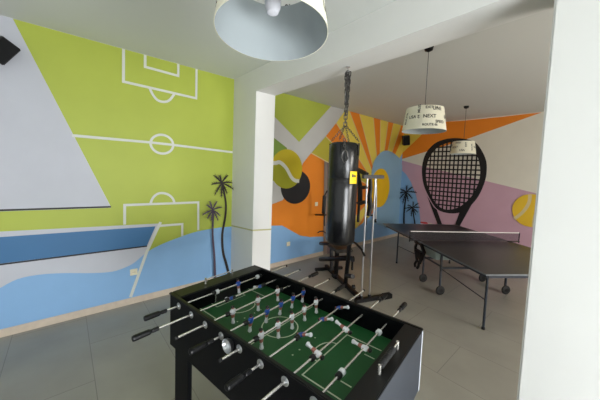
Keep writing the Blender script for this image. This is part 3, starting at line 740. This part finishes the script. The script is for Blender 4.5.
def lamp(x, y, z, top, label, rz):
    t = thing('pendant_lamp', label, 'lamp', (x, y, z), rz, 'printed pendant lamps')
    bm = NB()
    lathe(bm, [(SR0, 0), (SR1, SH), (SR1 - .003, SH), (SR0 - .003, 0)], 64, 0, close=True)
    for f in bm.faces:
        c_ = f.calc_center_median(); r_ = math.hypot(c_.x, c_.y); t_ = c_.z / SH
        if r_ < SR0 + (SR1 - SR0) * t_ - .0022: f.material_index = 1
    sh = obj('lamp_shade', bm, ['shade_cream', 'shade_inside'], t, True); shade_lettering(sh)
    bm = NB()
    for k in range(3):
        a = 2 * PI * k / 3; tube(bm, [(.02 * math.cos(a), .02 * math.sin(a), SH - .012), ((SR1 - .002) * math.cos(a), (SR1 - .002) * math.sin(a), SH - .012)], .002, 0, 6)
    lathe(bm, [(.019, SH - .06), (.024, SH - .05), (.024, SH - .005), (.012, SH + .01)], 20, 0); obj('lamp_holder', bm, 'gym_grey', sh, True)
    bm = NB(); lathe(bm, [(.008, SH - .165), (.022, SH - .160), (.031, SH - .14), (.034, SH - .118), (.028, SH - .09), (.016, SH - .066), (.013, SH - .058)], 24); obj('light_bulb', bm, 'bulb', t, True)
    bm = NB(); tube(bm, [(0, 0, SH), (0, 0, top - z - .02)], .0035, 0, 6); obj('cord', bm, 'gym_grey', t)
    bm = NB(); lathe(bm, [(.012, top - z - .05), (.042, top - z - .035), (.048, top - z - .002), (.048, top - z)], 24); obj('ceiling_rose', bm, 'gym_black', t, True)
    return t
def facing(x, y): return math.atan2(-y, -x)
near = lamp(-.955, .654, 2.366, CZ, 'large near pendant lamp cut by the top edge of the photo, seen from below', 2.6)
for ch in [k for k in bpy.data.objects if k.parent == near and k.name.split('.')[0] in ('lamp_shade', 'light_bulb')]:   # the shade hangs a little askew on its cord
    ax = Vector((.564, .826, 0)); ax.rotate(Matrix.Rotation(-2.6, 3, 'Z')); mt_ = Matrix.Translation((0, 0, SH)) @ Matrix.Rotation(D_(-5), 4, ax) @ Matrix.Translation((0, 0, -SH)); ch.matrix_local = mt_
lamp(-1.385, 3.0, 2.30, CZ2, 'cream drum pendant lamp with printed words reading USA and NEXT', facing(-1.385, 3.0) + .15)
lamp(-1.95, 6.0, 2.265, CZ2, 'smaller looking pendant lamp hanging in front of the painted racket', facing(-1.95, 6.0) + 1.9)

# ------------------------------------------------------------------ loudspeakers, switches, sockets
def speaker(loc, rot, label, sz=(.11, .12, .2), arm=.05):
    t = thing('loudspeaker', label, 'speaker', loc, 0, 'small black wall speakers'); t.rotation_euler = rot
    a, b_, c_ = (v / 2 for v in sz)
    bm = NB(); box(bm, (-a, -b_, -c_), (a, b_, c_), 0, .008); obj('body', bm, 'speaker', t)
    bm = NB(); box(bm, (a, -b_ + .008, -c_ + .008), (a + .004, b_ - .008, c_ - .008)); obj('grille', bm, 'speaker_mesh', t)
    bm = NB(); tube(bm, [(-a, 0, 0), (-a - arm, 0, .0)], .012, 0, 10); lathe(bm, [(.03, 0), (.03, .008)], 16, 0, (-a - arm, 0, 0), Matrix.Rotation(-PI / 2, 4, 'Y')); obj('bracket', bm, 'speaker', t, True)
sp = (-3.860,-0.425,2.850)
speaker((sp[0], sp[1], sp[2]), (D_(-32), D_(18), D_(12)), 'black speaker high on the white sail at the left edge', (.13, .15, .22))
sp2 = (-3.754,7.120,2.759)
speaker(sp2, (D_(8), D_(14), D_(-50)), 'black speaker high in the far corner over the sun rays', (.165, .175, .26), .12)

def plate(name, y, z, label, cat, kind):
    t = thing(name, label, cat, (XL + .014 * 0 + .0085, y, z))
    bm = NB(); box(bm, (0, -.041, -.041), (.009, .041, .041), 0, .003); obj('cover_plate', bm, 'plastic_white', t)
    bm = NB()
    if kind == 'switch':
        box(bm, (.009, -.027, -.027), (.013, .027, .027), 0, .001, Matrix.Rotation(.06, 4, 'Y'))
        obj('rocker', bm, 'plastic_white', t)
    else:
        lathe(bm, [(.026, 0), (.026, .003), (.021, .003), (.019, .0005), (.004, .0005)], 24, 0, (.009, 0, 0), Matrix.Rotation(PI / 2, 4, 'Y')); obj('socket_ring', bm, 'plastic_white', t, True)
        bm = NB()
        for s in (-1, 1): tube(bm, [(.0088, s * .0095, 0), (.0102, s * .0095, 0)], .0028, 0, 8)
        obj('pin_hole', bm, 'rubber', t)
q = (0.660,0.423); plate('wall_socket', q[0], q[1], 'cream wall socket on the blue hill beside the white slanting line', 'socket', 'socket')
q = (3.238,0.397); plate('wall_socket', q[0], q[1], 'small white socket on the blue wall just right of the pillar', 'socket', 'socket')
q = (3.956,1.134); plate('light_switch', q[0], q[1], 'small white switch on the orange paint left of the punching bag', 'light switch', 'switch')
